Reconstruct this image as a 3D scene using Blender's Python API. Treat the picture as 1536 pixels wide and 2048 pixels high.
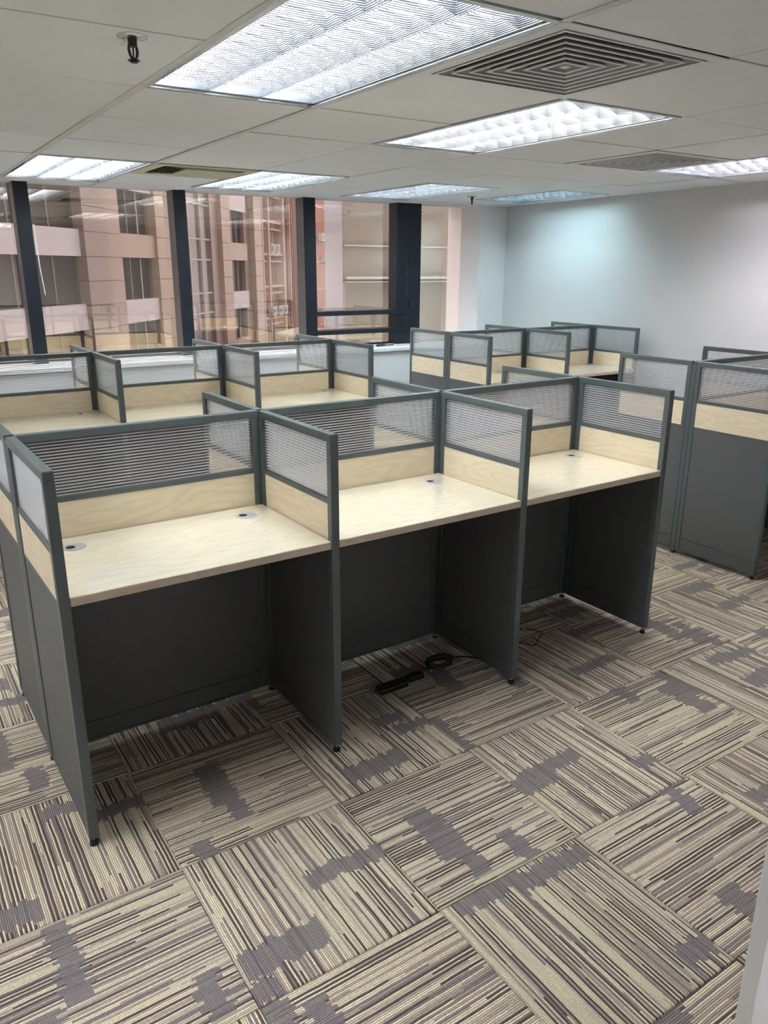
import bpy, bmesh, math, random
from mathutils import Vector, Matrix
random.seed(7)
C = bpy.context.scene.collection
for o in list(bpy.data.objects): bpy.data.objects.remove(o)

# ------------------------------------------------------------------ camera
O = Vector((-0.35443601, -2.44824211, 1.56178856))
cam_d = bpy.data.cameras.new('camera'); cam = bpy.data.objects.new('camera', cam_d); C.objects.link(cam)
cam_d.sensor_fit = 'HORIZONTAL'; cam_d.sensor_width = 36.0
cam_d.lens = 1554.681 / 1536.0 * 36.0
cam_d.clip_start = 0.02; cam_d.clip_end = 500
R = Matrix(((0.82588, 0.16573, -0.53894), (-0.56383, 0.2502, -0.78708), (0.0044, 0.9539, 0.30008)))
cam.matrix_world = Matrix.Translation(O) @ R.to_4x4()
bpy.context.scene.camera = cam
# ------------------------------------------------------------------ world / exposure
sc = bpy.context.scene
sc.view_settings.view_transform = 'Standard'; sc.view_settings.look = 'None'
sc.view_settings.exposure = 1.05; sc.view_settings.gamma = 1.0
sc.view_settings.use_curve_mapping = False
try:
    sc.cycles.transparent_max_bounces = 40; sc.cycles.max_bounces = 10
except Exception: pass
SKY = 2.2
w = bpy.data.worlds.new('overcast sky'); sc.world = w; w.use_nodes = True
bg = w.node_tree.nodes['Background']; bg.inputs[0].default_value = (1.0, 0.97, 0.96, 1); bg.inputs[1].default_value = SKY
TUBE = 34.0          # emission of one fluorescent tube

# ------------------------------------------------------------------ node helpers
def mat(name):
    m = bpy.data.materials.new(name); m.use_nodes = True
    return m, m.node_tree, m.node_tree.nodes['Principled BSDF']
class N:
    def __init__(s, nt): s.nt = nt
    def new(s, t, **kw):
        n = s.nt.nodes.new(t)
        for k, v in kw.items(): setattr(n, k, v)
        return n
    def put(s, sock, v):
        if hasattr(v, 'links') or isinstance(v, bpy.types.NodeSocket): s.nt.links.new(v, sock)
        else: sock.default_value = v
    def m(s, op, a, b=0.0, c=0.0):
        n = s.new('ShaderNodeMath', operation=op)
        for i, v in enumerate((a, b, c)): s.put(n.inputs[i], v)
        return n.outputs[0]
    def comb(s, x, y, z):
        n = s.new('ShaderNodeCombineXYZ')
        for i, v in enumerate((x, y, z)): s.put(n.inputs[i], v)
        return n.outputs[0]
    def ramp(s, f, stops, interp='LINEAR'):
        n = s.new('ShaderNodeValToRGB'); cr = n.color_ramp; cr.interpolation = interp
        while len(cr.elements) > 1: cr.elements.remove(cr.elements[0])
        cr.elements[0].position = stops[0][0]; cr.elements[0].color = (*stops[0][1], 1)
        for p, c in stops[1:]:
            e = cr.elements.new(p); e.color = (*c, 1)
        s.put(n.inputs[0], f); return n.outputs[0]
    def mix(s, f, a, b, blend='MIX'):
        n = s.new('ShaderNodeMix', data_type='RGBA', blend_type=blend)
        s.put(n.inputs[0], f); s.put(n.inputs[6], a if not isinstance(a, tuple) else (*a, 1)); s.put(n.inputs[7], b if not isinstance(b, tuple) else (*b, 1))
        return n.outputs[2]
    def noise(s, vec, scale, detail=2.0, rough=0.5):
        n = s.new('ShaderNodeTexNoise'); s.put(n.inputs['Vector'], vec); n.inputs['Scale'].default_value = scale
        n.inputs['Detail'].default_value = detail; n.inputs['Roughness'].default_value = rough
        return n.outputs[0]
    def white(s, vec):
        n = s.new('ShaderNodeTexWhiteNoise', noise_dimensions='3D'); s.put(n.inputs['Vector'], vec); return n.outputs[0]
    def bump(s, h, strength, dist=0.01):
        n = s.new('ShaderNodeBump'); n.inputs['Strength'].default_value = strength; n.inputs['Distance'].default_value = dist
        s.put(n.inputs['Height'], h); return n.outputs[0]
    def sep(s, v):
        n = s.new('ShaderNodeSeparateXYZ'); s.put(n.inputs[0], v); return n.outputs

def simple(name, col, rough=0.5, metal=0.0, var=0.0, scale=20.0, bump=0.0, spec=0.5, emit=0.0):
    m, nt, p = mat(name); n = N(nt)
    tc = n.new('ShaderNodeTexCoord').outputs['Object']
    f = n.noise(tc, scale, 4.0, 0.6)
    lo = tuple(c*(1-var) for c in col); hi = tuple(min(1, c*(1+var)) for c in col)
    n.put(p.inputs['Base Color'], n.ramp(f, [(0.3, lo), (0.7, hi)]))
    p.inputs['Roughness'].default_value = rough; p.inputs['Metallic'].default_value = metal
    p.inputs['Specular IOR Level'].default_value = spec
    if bump: n.put(p.inputs['Normal'], n.bump(f, bump, 0.002))
    if emit:
        p.inputs['Emission Color'].default_value = (*col, 1); p.inputs['Emission Strength'].default_value = emit
    return m

def emission(name, col, s):
    m, nt, p = mat(name)
    p.inputs['Base Color'].default_value = (0.9, 0.9, 0.9, 1)
    p.inputs['Emission Color'].default_value = (*col, 1); p.inputs['Emission Strength'].default_value = s
    return m

def wood_mat(name, base, dark, grain=1.0, rough=0.35, axis=0, coat=0.0):
    # pale ash laminate: straight fibres plus broad cathedral figure along the local x axis
    m, nt, p = mat(name); n = N(nt)
    tc = n.new('ShaderNodeTexCoord').outputs['Object']
    rnd = n.new('ShaderNodeObjectInfo').outputs['Random']
    x, y, z = n.sep(tc)
    off = n.m('MULTIPLY', rnd, 37.0)
    yy = n.m('ADD', y, z)
    v1 = n.comb(n.m('ADD', n.m('MULTIPLY', x, 1.1), off), n.m('MULTIPLY', yy, 5.5), off)
    f = n.noise(v1, 1.9, 2.0, 0.5)
    rings = n.m('PINGPONG', n.m('MULTIPLY', f, 11.0), 0.5)
    line = n.ramp(rings, [(0.0, (0, 0, 0)), (0.10, (0.0, 0.0, 0.0)), (0.34, (1, 1, 1))])
    v2 = n.comb(n.m('ADD', n.m('MULTIPLY', x, 3.0), off), n.m('MULTIPLY', yy, 190.0), 0.0)
    fib = n.noise(v2, 1.0, 3.0, 0.6)
    c = n.mix(n.m('MULTIPLY', n.m('SUBTRACT', 1.0, line), 0.55*grain), base, dark)
    c = n.mix(n.m('MULTIPLY', fib, 0.35*grain), c, dark)
    n.put(p.inputs['Base Color'], c)
    p.inputs['Roughness'].default_value = rough
    p.inputs['Coat Weight'].default_value = coat; p.inputs['Coat Roughness'].default_value = 0.25
    return m

M = {}
M['frame'] = simple('slate painted metal', (0.085, 0.105, 0.108), 0.38, 0.0, 0.06, 30, 0.05)
M['post'] = simple('slate post metal', (0.078, 0.096, 0.1), 0.38, 0.0, 0.06, 30, 0.05)
M['wood_panel'] = wood_mat('pale ash laminate panel', (0.86, 0.745, 0.55), (0.66, 0.52, 0.35), 0.6, 0.45)
M['desk'] = wood_mat('cream ash desktop laminate', (0.80, 0.73, 0.56), (0.64, 0.56, 0.41), 0.65, 0.22, coat=0.25)
M['edge'] = wood_mat('brown edge banding', (0.62, 0.52, 0.41), (0.46, 0.37, 0.27), 0.6, 0.5)
M['dark_panel'] = simple('charcoal laminate board', (0.100, 0.103, 0.108), 0.5, 0.0, 0.05, 60, 0.05)
M['rubber'] = simple('black rubber', (0.012, 0.012, 0.012), 0.45)
M['screw'] = simple('zinc bolt', (0.45, 0.45, 0.47), 0.3, 0.9)
M['grommet'] = simple('grey plastic grommet', (0.42, 0.42, 0.4), 0.35)
M['hole'] = simple('grommet hole', (0.02, 0.015, 0.015), 0.8)
M['white_wall'] = simple('white painted wall', (0.63, 0.63, 0.635), 0.7, 0, 0.01, 4, 0.05)
M['pilaster'] = simple('pilaster white lightened for weak light', (0.88, 0.86, 0.87), 0.6, 0, 0.01, 4)  # wall white lightened in colour, as this face gets less light
M['ledge_white'] = simple('white ledge board paint', (0.80, 0.82, 0.84), 0.6, 0, 0.01, 4)
M['white_trim'] = simple('white gloss trim', (0.86, 0.86, 0.89), 0.4, 0, 0.01, 6)
M['tile'] = simple('mineral ceiling tile', (0.79, 0.81, 0.84), 0.9, 0, 0.02, 9, 0.1)
M['tbar'] = simple('ceiling grid bar', (0.66, 0.65, 0.63), 0.6, 0, 0.03, 40)
M['joint'] = simple('concealed grid bar with joint shade', (0.20, 0.20, 0.20), 0.8)  # grey bars darkened so the joint's shade sits in their colour
M['slab'] = simple('plenum slab', (0.06, 0.06, 0.06), 0.9)
M['navy'] = simple('navy window aluminium', (0.010, 0.014, 0.022), 0.45, 0, 0.08, 20, 0, 0.3)
M['mull_side'] = simple('brown grey glazing bar and mullion sheen', (0.075, 0.07, 0.07), 0.35, 0, 0.08, 20)
M['aluminium'] = simple('brushed aluminium', (0.62, 0.65, 0.66), 0.22, 0.85, 0.08, 50)
M['louvre'] = simple('ribbed bright louvre', (0.34, 0.35, 0.37), 0.30, 0.4, 0.02, 50)
M['vent_white'] = simple('white diffuser metal', (0.76, 0.76, 0.77), 0.45, 0, 0.02, 30)
M['vent_lip'] = simple('white diffuser blade edge', (0.86, 0.86, 0.87), 0.4)
M['vent_blade'] = simple('grey diffuser blade', (0.36, 0.36, 0.37), 0.5)
M['vent_dark'] = simple('diffuser duct dark', (0.035, 0.037, 0.05), 0.8)
M['vent_beige'] = simple('beige diffuser metal', (0.50, 0.48, 0.36), 0.5, 0, 0.03, 30)
M['black_metal'] = simple('black sprinkler metal', (0.02, 0.02, 0.025), 0.4, 0.2)
M['white_plastic'] = simple('white plastic', (0.75, 0.74, 0.70), 0.4)
M['cable'] = simple('black cable sheath', (0.012, 0.012, 0.012), 0.4)

# ribs of louvre blades as fine relief
def add_ribs(m, scale):
    nt = m.node_tree; n = N(nt); p = nt.nodes['Principled BSDF']
    tc = n.new('ShaderNodeTexCoord').outputs['Object']; x, y, z = n.sep(tc)
    h = n.m('SINE', n.m('MULTIPLY', z, scale))
    n.put(p.inputs['Normal'], n.bump(h, 0.5, 0.002))
add_ribs(M['louvre'], 1400)

# polycarbonate skins and webs
def poly_mat():
    m, nt, p = mat('clear ribbed polycarbonate'); n = N(nt)
    nt.nodes.remove(p); out = nt.nodes['Material Output']
    tr = n.new('ShaderNodeBsdfTransparent'); tr.inputs[0].default_value = (0.95, 0.955, 0.965, 1)
    di = n.new('ShaderNodeBsdfDiffuse'); di.inputs[0].default_value = (0.93, 0.94, 0.96, 1)
    tl = n.new('ShaderNodeBsdfTranslucent'); tl.inputs[0].default_value = (0.93, 0.94, 0.96, 1)
    gl = n.new('ShaderNodeBsdfGlossy'); gl.inputs['Roughness'].default_value = 0.16
    a = n.new('ShaderNodeAddShader'); mx0 = n.new('ShaderNodeMixShader'); mx0.inputs[0].default_value = 0.5
    nt.links.new(di.outputs[0], mx0.inputs[1]); nt.links.new(tl.outputs[0], mx0.inputs[2])
    lw = n.new('ShaderNodeLayerWeight'); lw.inputs[0].default_value = 0.35
    haze = n.m('ADD', n.m('MULTIPLY', n.m('POWER', lw.outputs['Facing'], 2.0), 0.60), 0.02)
    mx = n.new('ShaderNodeMixShader'); n.put(mx.inputs[0], haze)
    nt.links.new(tr.outputs[0], mx.inputs[1]); nt.links.new(mx0.outputs[0], mx.inputs[2])
    mx2 = n.new('ShaderNodeMixShader'); n.put(mx2.inputs[0], n.m('ADD', n.m('MULTIPLY', lw.outputs['Fresnel'], 0.5), 0.01))
    nt.links.new(mx.outputs[0], mx2.inputs[1]); nt.links.new(gl.outputs[0], mx2.inputs[2])
    nt.links.new(mx2.outputs[0], out.inputs[0]); return m
M['poly'] = poly_mat()
def web_mat():
    m, nt, p = mat('polycarbonate web'); n = N(nt)
    nt.nodes.remove(p); out = nt.nodes['Material Output']
    di = n.new('ShaderNodeBsdfDiffuse'); di.inputs[0].default_value = (0.95, 0.95, 0.96, 1)
    tl = n.new('ShaderNodeBsdfTranslucent'); tl.inputs[0].default_value = (0.95, 0.95, 0.96, 1)
    tr = n.new('ShaderNodeBsdfTransparent')
    mx0 = n.new('ShaderNodeMixShader'); mx0.inputs[0].default_value = 0.5
    nt.links.new(di.outputs[0], mx0.inputs[1]); nt.links.new(tl.outputs[0], mx0.inputs[2])
    mx = n.new('ShaderNodeMixShader'); mx.inputs[0].default_value = 0.97
    nt.links.new(tr.outputs[0], mx.inputs[1]); nt.links.new(mx0.outputs[0], mx.inputs[2])
    nt.links.new(mx.outputs[0], out.inputs[0]); return m
M['web'] = web_mat()
def glass_mat():
    m, nt, p = mat('reflective solar window glass'); n = N(nt)
    nt.nodes.remove(p); out = nt.nodes['Material Output']
    tr = n.new('ShaderNodeBsdfTransparent'); tr.inputs[0].default_value = (0.86, 0.80, 0.79, 1)
    gl = n.new('ShaderNodeBsdfGlossy'); gl.inputs['Roughness'].default_value = 0.0
    gl.inputs['Color'].default_value = (1.0, 0.97, 0.88, 1)
    lw = n.new('ShaderNodeLayerWeight'); lw.inputs[0].default_value = 0.25
    f = n.m('ADD', 0.24, n.m('MULTIPLY', lw.outputs['Fresnel'], 0.5))
    mx = n.new('ShaderNodeMixShader'); n.put(mx.inputs[0], f)
    nt.links.new(tr.outputs[0], mx.inputs[1]); nt.links.new(gl.outputs[0], mx.inputs[2])
    nt.links.new(mx.outputs[0], out.inputs[0]); return m
M['glass'] = glass_mat()

def carpet_mat():
    m, nt, p = mat('ribbed loop pile carpet'); n = N(nt)
    uv = n.new('ShaderNodeUVMap'); uv.uv_map = 'UVMap'
    u0, v0, _ = n.sep(uv.outputs[0])
    rnd = n.new('ShaderNodeObjectInfo').outputs['Random']
    at = n.new('ShaderNodeAttribute'); at.attribute_name = 'rnd'
    R_ = n.m('FRACT', n.m('ADD', rnd, at.outputs['Fac']))
    R50 = n.m('MULTIPLY', R_, 913.0)
    NR = 94.0
    ry = n.m('MULTIPLY', v0, NR)
    wob = n.m('MULTIPLY', n.m('SUBTRACT', n.noise(n.comb(n.m('MULTIPLY', u0, 6.0), n.m('MULTIPLY', v0, 12.0), R50), 1.0, 2.0), 0.5), 0.7)
    ry = n.m('ADD', ry, wob)
    ri = n.m('FLOOR', ry); rf = n.m('FRACT', ry)
    h1 = n.white(n.comb(ri, R50, 3.0))
    seg = n.m('FLOOR', n.m('MULTIPLY', n.m('ADD', u0, n.m('MULTIPLY', h1, 7.0)), n.m('ADD', 0.5, n.m('MULTIPLY', h1, 1.6))))
    par = n.m('MODULO', ri, 2.0)
    h2 = n.m('MAXIMUM', 0.0, n.m('ADD', n.m('MULTIPLY', n.white(n.comb(ri, seg, R50)), 0.80), n.m('SUBTRACT', 0.22, n.m('MULTIPLY', par, 0.34))))
    cream, taupe, grey, dark = (0.92, 0.81, 0.585), (0.52, 0.42, 0.34), (0.30, 0.245, 0.235), (0.12, 0.09, 0.085)
    col = n.ramp(h2, [(0.0, dark), (0.12, grey), (0.27, taupe), (0.40, (0.68, 0.58, 0.45)), (0.52, cream), (0.84, (0.84, 0.74, 0.53))], 'CONSTANT')
    # dark rectangular patches lying across the ribs
    j = n.m('MULTIPLY', n.m('SUBTRACT', n.white(n.comb(n.m('FLOOR', n.m('MULTIPLY', ry, 0.5)), R50, 9.0)), 0.5), 0.05)
    tot = None
    for k, (wu, wv) in enumerate(((0.085, 0.22), (0.06, 0.13), (0.06, 0.26))):
        cu = n.white(n.comb(R50, float(k), 1.7)); cv = n.white(n.comb(R50, float(k), 5.1))
        a = n.m('LESS_THAN', n.m('ABSOLUTE', n.m('SUBTRACT', n.m('ADD', u0, j), cu)), wu)
        b = n.m('LESS_THAN', n.m('ABSOLUTE', n.m('SUBTRACT', v0, cv)), wv)
        ab = n.m('MULTIPLY', a, b); tot = ab if tot is None else n.m('MAXIMUM', tot, ab)
    h3 = n.white(n.comb(ri, 7.0, R50))
    pc = n.ramp(h3, [(0.0, (0.205, 0.175, 0.178)), (1.0, (0.30, 0.26, 0.26))])
    col = n.mix(n.m('MULTIPLY', tot, n.m('ADD', 0.80, n.m('MULTIPLY', h3, 0.2))), col, pc)
    # yarn twist, and shade between the ribs multiplied into the colour
    tw = n.noise(n.comb(n.m('MULTIPLY', u0, 150.0), ry, R50), 1.0, 2.0, 0.6)
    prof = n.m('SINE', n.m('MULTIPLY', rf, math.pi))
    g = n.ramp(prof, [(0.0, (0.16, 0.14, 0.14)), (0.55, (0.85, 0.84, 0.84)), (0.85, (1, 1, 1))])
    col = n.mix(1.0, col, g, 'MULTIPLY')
    tws = n.ramp(tw, [(0.25, (0.66, 0.66, 0.66)), (0.7, (1.16, 1.16, 1.16))])
    col = n.mix(0.9, col, tws, 'MULTIPLY')
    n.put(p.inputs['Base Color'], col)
    p.inputs['Roughness'].default_value = 0.95; p.inputs['Specular IOR Level'].default_value = 0.1
    p.inputs['Sheen Weight'].default_value = 0.15
    hh = n.m('ADD', prof, n.m('MULTIPLY', tw, 0.6))
    n.put(p.inputs['Normal'], n.bump(hh, 0.6, 0.003))
    return m
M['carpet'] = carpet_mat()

def stone_mat(name, col, var=0.12, rough=0.5, scale=1.2):
    return simple(name, col, rough, 0, var, scale)
M['st_white'] = stone_mat('pale rendered spandrel', (0.335, 0.315, 0.330), 0.04)
M['st_brown'] = stone_mat('brown granite cladding', (0.128, 0.090, 0.078), 0.12, 0.35, 0.9)
M['st_pink'] = stone_mat('pink granite cladding', (0.212, 0.149, 0.118), 0.10, 0.4, 0.9)
M['st_beige'] = stone_mat('beige granite cladding', (0.223, 0.170, 0.126), 0.08, 0.4, 0.9)
M['ext_glass'] = simple('dark office glazing', (0.022, 0.018, 0.020), 0.5, 0, 0.25, 0.6, 0, 0.05)
M['ext_line'] = simple('pale glazing bar', (0.252, 0.231, 0.218), 0.5)
M['orange_r'] = stone_mat('orange rendered facade', (0.252, 0.135, 0.093), 0.08)
M['orange_l'] = stone_mat('pale salmon ledge', (0.302, 0.210, 0.168), 0.06)
M['ext_window'] = simple('flat window', (0.101, 0.087, 0.081), 0.25, 0, 0.35, 1.3)
M['brick_red'] = stone_mat('red brick facade', (0.231, 0.076, 0.044), 0.18, 0.8, 3.0)
M['rust'] = stone_mat('rust brown pipework', (0.101, 0.042, 0.032), 0.2)
M['lavender'] = stone_mat('lavender grey column', (0.180, 0.172, 0.191), 0.05)
M['ext_beige'] = stone_mat('beige facade', (0.134, 0.121, 0.098), 0.05, 0.8, 0.8)
M['ext_ledge'] = stone_mat('pale ledge', (0.260, 0.244, 0.223), 0.04)
M['ext_rose'] = stone_mat('rose facade', (0.130, 0.070, 0.065), 0.06, 0.8, 0.8)
M['street'] = stone_mat('grey street surface', (0.118, 0.113, 0.109), 0.1)
M['ac'] = simple('white outdoor unit casing', (0.328, 0.319, 0.302), 0.5)
M['ac_dark'] = simple('outdoor unit grille', (0.050, 0.050, 0.050), 0.5)

# ------------------------------------------------------------------ object helpers
def bm_box(bm, x0, x1, y0, y1, z0, z1, bev=0.0):
    r = bmesh.ops.create_cube(bm, size=1.0)
    vs = r['verts']
    bmesh.ops.scale(bm, vec=(x1-x0, y1-y0, z1-z0), verts=vs)
    bmesh.ops.translate(bm, vec=((x0+x1)/2, (y0+y1)/2, (z0+z1)/2), verts=vs)
    if bev > 0:
        es = list({e for v in vs for e in v.link_edges})
        bmesh.ops.bevel(bm, geom=es, offset=bev, segments=2, affect='EDGES', profile=0.5)
def bm_cyl(bm, x, y, z0, z1, r0, r1=None, seg=20, axis='z'):
    r1 = r0 if r1 is None else r1
    r = bmesh.ops.create_cone(bm, cap_ends=True, segments=seg, radius1=r0, radius2=r1, depth=z1-z0)
    bmesh.ops.translate(bm, vec=(0, 0, (z0+z1)/2), verts=r['verts'])
    if axis == 'x': bmesh.ops.rotate(bm, cent=(0,0,0), matrix=Matrix.Rotation(math.pi/2, 3, 'Y'), verts=r['verts'])
    if axis == 'y': bmesh.ops.rotate(bm, cent=(0,0,0), matrix=Matrix.Rotation(-math.pi/2, 3, 'X'), verts=r['verts'])
    bmesh.ops.translate(bm, vec=(x, y, 0) if axis == 'z' else (x, y, 0), verts=r['verts'])
    return r['verts']
def mesh_of(bm, name, m, smooth=False):
    me = bpy.data.meshes.new(name); bm.to_mesh(me); bm.free(); me.materials.append(m)
    if smooth:
        for p in me.polygons: p.use_smooth = True
    return me
def obj(name, me, parent=None, loc=(0, 0, 0), rot=(0, 0, 0)):
    o = bpy.data.objects.new(name, me); C.objects.link(o); o.location = loc; o.rotation_euler = rot
    if parent: o.parent = parent
    return o
def box(name, x0, x1, y0, y1, z0, z1, m, parent=None, bev=0.0):
    bm = bmesh.new(); bm_box(bm, x0, x1, y0, y1, z0, z1, bev)
    return obj(name, mesh_of(bm, name, m), parent)
def boxes(name, lst, m, parent=None, bev=0.0):
    bm = bmesh.new()
    for b in lst: bm_box(bm, *b, bev)
    return obj(name, mesh_of(bm, name, m), parent)
def thing(name, label, cat, loc=(0, 0, 0), rz=0.0, group=None):
    o = bpy.data.objects.new(name, None); C.objects.link(o); o.location = loc; o.rotation_euler = (0, 0, rz)
    o.empty_display_size = 0.1
    if label: o['label'] = label
    if cat: o['category'] = cat
    if group: o['group'] = group
    return o
def structure(name, loc=(0, 0, 0), rz=0.0):
    o = bpy.data.objects.new(name, None); C.objects.link(o); o.location = loc; o.rotation_euler = (0, 0, rz); o['kind'] = 'structure'
    return o
def kids(o): return [c for c in bpy.data.objects if c.parent == o]
CH = {}
def dup(root, loc, rz, label, group=None):
    if root.name not in CH:
        CH[root.name] = [(c, kids(c)) for c in kids(root)]
    r = root.copy(); C.objects.link(r); r.location = loc; r.rotation_euler = (0, 0, rz); r['label'] = label
    if group: r['group'] = group
    for ch, gs in CH[root.name]:
        c = ch.copy(); C.objects.link(c); c.parent = r
        for g in gs:
            d = g.copy(); C.objects.link(d); d.parent = c
    return r

# ------------------------------------------------------------------ room frame
GR = -0.0295255; G0 = Vector((0.63606872, 0.49248535, 0.0)); ZC = 2.1507; S = 0.672
RM = Matrix.Translation(G0) @ Matrix.Rotation(GR, 4, 'Z')
def room(x, y, z=0.0): return tuple(RM @ Vector((x, y, z)))
XL, XR0, YB, YW = -3.9, 4.693, -4.6, 3.63      # left wall, right wall (at window end), back wall, window wall face
def wallx(y): return 4.693 - 0.0563*(3.452 - y)

# ------------------------------------------------------------------ floor: individual carpet tiles
floor = structure('floor', (1.17, -0.731, 0.0), -0.016)
T = 0.5
def tile_mesh(name, cells=None):
    bm = bmesh.new(); uvl = bm.loops.layers.uv.new('UVMap'); al = bm.faces.layers.float.new('rnd')
    cells = cells or [(0.0, 0.0, 0, 0.0)]
    for (cx, cy, rot, rn) in cells:
        h = T/2 - 0.0008; e = 0.0025; z1 = 0.0; z0 = -0.008
        ring0 = [(-h, -h), (h, -h), (h, h), (-h, h)]
        ring1 = [(x*(h-e)/h, y*(h-e)/h) for x, y in ring0]
        lo = [bm.verts.new((cx+x, cy+y, z0)) for x, y in ring0]
        mi = [bm.verts.new((cx+x, cy+y, z1-0.002)) for x, y in ring0]
        to = [bm.verts.new((cx+x, cy+y, z1)) for x, y in ring1]
        fs = [bm.faces.new(to)]
        for i in range(4):
            k = (i+1) % 4
            fs.append(bm.faces.new((mi[i], mi[k], to[k], to[i]))); fs.append(bm.faces.new((lo[i], lo[k], mi[k], mi[i])))
        for f in fs:
            f[al] = rn
            for l in f.loops:
                x = (l.vert.co.x-cx)/T+0.5; y = (l.vert.co.y-cy)/T+0.5
                if rot: x, y = y, 1-x
                l[uvl].uv = (x, y)
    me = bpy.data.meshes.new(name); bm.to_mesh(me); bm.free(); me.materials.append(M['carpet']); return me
me_t = tile_mesh('carpet_tile')
Ri = R.transposed(); F_ = 1554.681
def pix(P):
    q = Ri @ (Vector(P) - O)
    if q.z > -0.05: return None
    return (768+F_*q.x/-q.z, 1024-F_*q.y/-q.z)
fm = Matrix.Translation((1.17, -0.731, 0)) @ Matrix.Rotation(-0.016, 4, 'Z')
far = []; near = 0
for i in range(-11, 9):
    for j in range(-9, 9):
        cx, cy = (i+0.5)*T, (j-0.5)*T
        P = fm @ Vector((cx, cy, 0)); rp = RM.inverted() @ P
        if not (XL-0.3 < rp.x < 4.9 and YB-0.3 < rp.y < 3.95): continue
        q = pix(P); rot = (i+j) % 2 == 0
        vis = q is not None and -420 < q[0] < 1950 and 500 < q[1] < 2500
        if vis and near < 290:
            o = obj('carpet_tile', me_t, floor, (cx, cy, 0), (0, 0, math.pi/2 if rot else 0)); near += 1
        else: far.append((cx, cy, 1 if rot else 0, random.random()))
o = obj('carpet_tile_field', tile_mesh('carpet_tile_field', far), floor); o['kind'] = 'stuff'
box('floor_slab', -7, 6, -7, 6, -0.2, -0.0085, M['slab'], floor)

# ------------------------------------------------------------------ walls
def wall(name, x0, x1, y0, y1, z0=0.0, z1=2.45, m='white_wall'):
    bm = bmesh.new(); bm_box(bm, x0, x1, y0, y1, z0, z1)
    o = obj(name, mesh_of(bm, name, M[m])); o.matrix_world = RM; o['kind'] = 'structure'; return o
wall('wall_left', XL-0.12, XL, YB, YW+0.2)
wall('wall_back', XL-0.12, 4.9, YB-0.12, YB)
bm = bmesh.new()
vs = [bm.verts.new(v) for v in [(wallx(YB), YB, 0), (wallx(3.95), 3.95, 0), (wallx(3.95)+0.15, 3.95, 0), (wallx(YB)+0.15, YB, 0)]]
f = bm.faces.new(vs); r = bmesh.ops.extrude_face_region(bm, geom=[f]); bmesh.ops.translate(bm, vec=(0, 0, 2.45), verts=[g for g in r['geom'] if isinstance(g, bmesh.types.BMVert)])
bmesh.ops.recalc_face_normals(bm, faces=bm.faces)
o = obj('wall_right', mesh_of(bm, 'wall_right', M['white_wall'])); o.matrix_world = RM; o['kind'] = 'structure'
wall('wall_windows', XL, 4.62, YW+0.16, YW+0.36, 0.0, 0.80)
wall('wall_pilaster', 4.352, 4.72, 3.458, 3.99, m='pilaster')
wall('wall_window_head', XL, 4.72, YW+0.17, YW+0.36, 2.165, 2.45)
# boxed-in white ledge under the windows
ledge = structure('trim_1'); ledge.matrix_world = RM
box('front_board', XL, 4.352, 3.40, 3.42, 0.0, 0.785, M['ledge_white'], ledge)
box('cover_board', XL, 4.352, 3.375, YW+0.20, 0.79, 0.832, M['white_trim'], ledge, 0.008)
boxes('baseboard', [(XL, 4.352, 3.390, 3.401, 0.0, 0.09)], M['white_trim'], ledge)
bb = structure('baseboard_right'); bb.matrix_world = RM
bm = bmesh.new()
vs = [bm.verts.new(v) for v in [(wallx(-4.5)-0.012, -4.5, 0), (wallx(3.39)-0.012, 3.39, 0), (wallx(3.39)+0.002, 3.39, 0), (wallx(-4.5)+0.002, -4.5, 0)]]
f = bm.faces.new(vs); r = bmesh.ops.extrude_face_region(bm, geom=[f]); bmesh.ops.translate(bm, vec=(0, 0, 0.09), verts=[g for g in r['geom'] if isinstance(g, bmesh.types.BMVert)])
bmesh.ops.recalc_face_normals(bm, faces=bm.faces)
obj('skirting_board', mesh_of(bm, 'skirting_board', M['white_trim']), bb)
# white door leaf standing open right beside the camera
door = structure('door_1', (0.806, -1.914, 0.0), GR+0.02)
box('door_leaf', 0, 0.86, -0.030, 0.0, 0.012, 2.05, M['white_trim'], door, 0.002)
box('hinge', 0.858, 0.872, -0.028, -0.018, 0.3, 0.4, M['screw'], door)
boxes('door_post', [(0.872, 0.94, -0.08, 0.03, 0.0, 2.13)], M['white_trim'], door)
dh = boxes('door_handle', [(0.05, 0.07, 0.0, 0.035, 0.99, 1.01), (0.05, 0.17, 0.033, 0.045, 0.99, 1.01)], M['aluminium'], door, 0.002)
rw = door.matrix_world
wall('wall_near', 1.13, 4.45, -2.53, -2.43)

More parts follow.
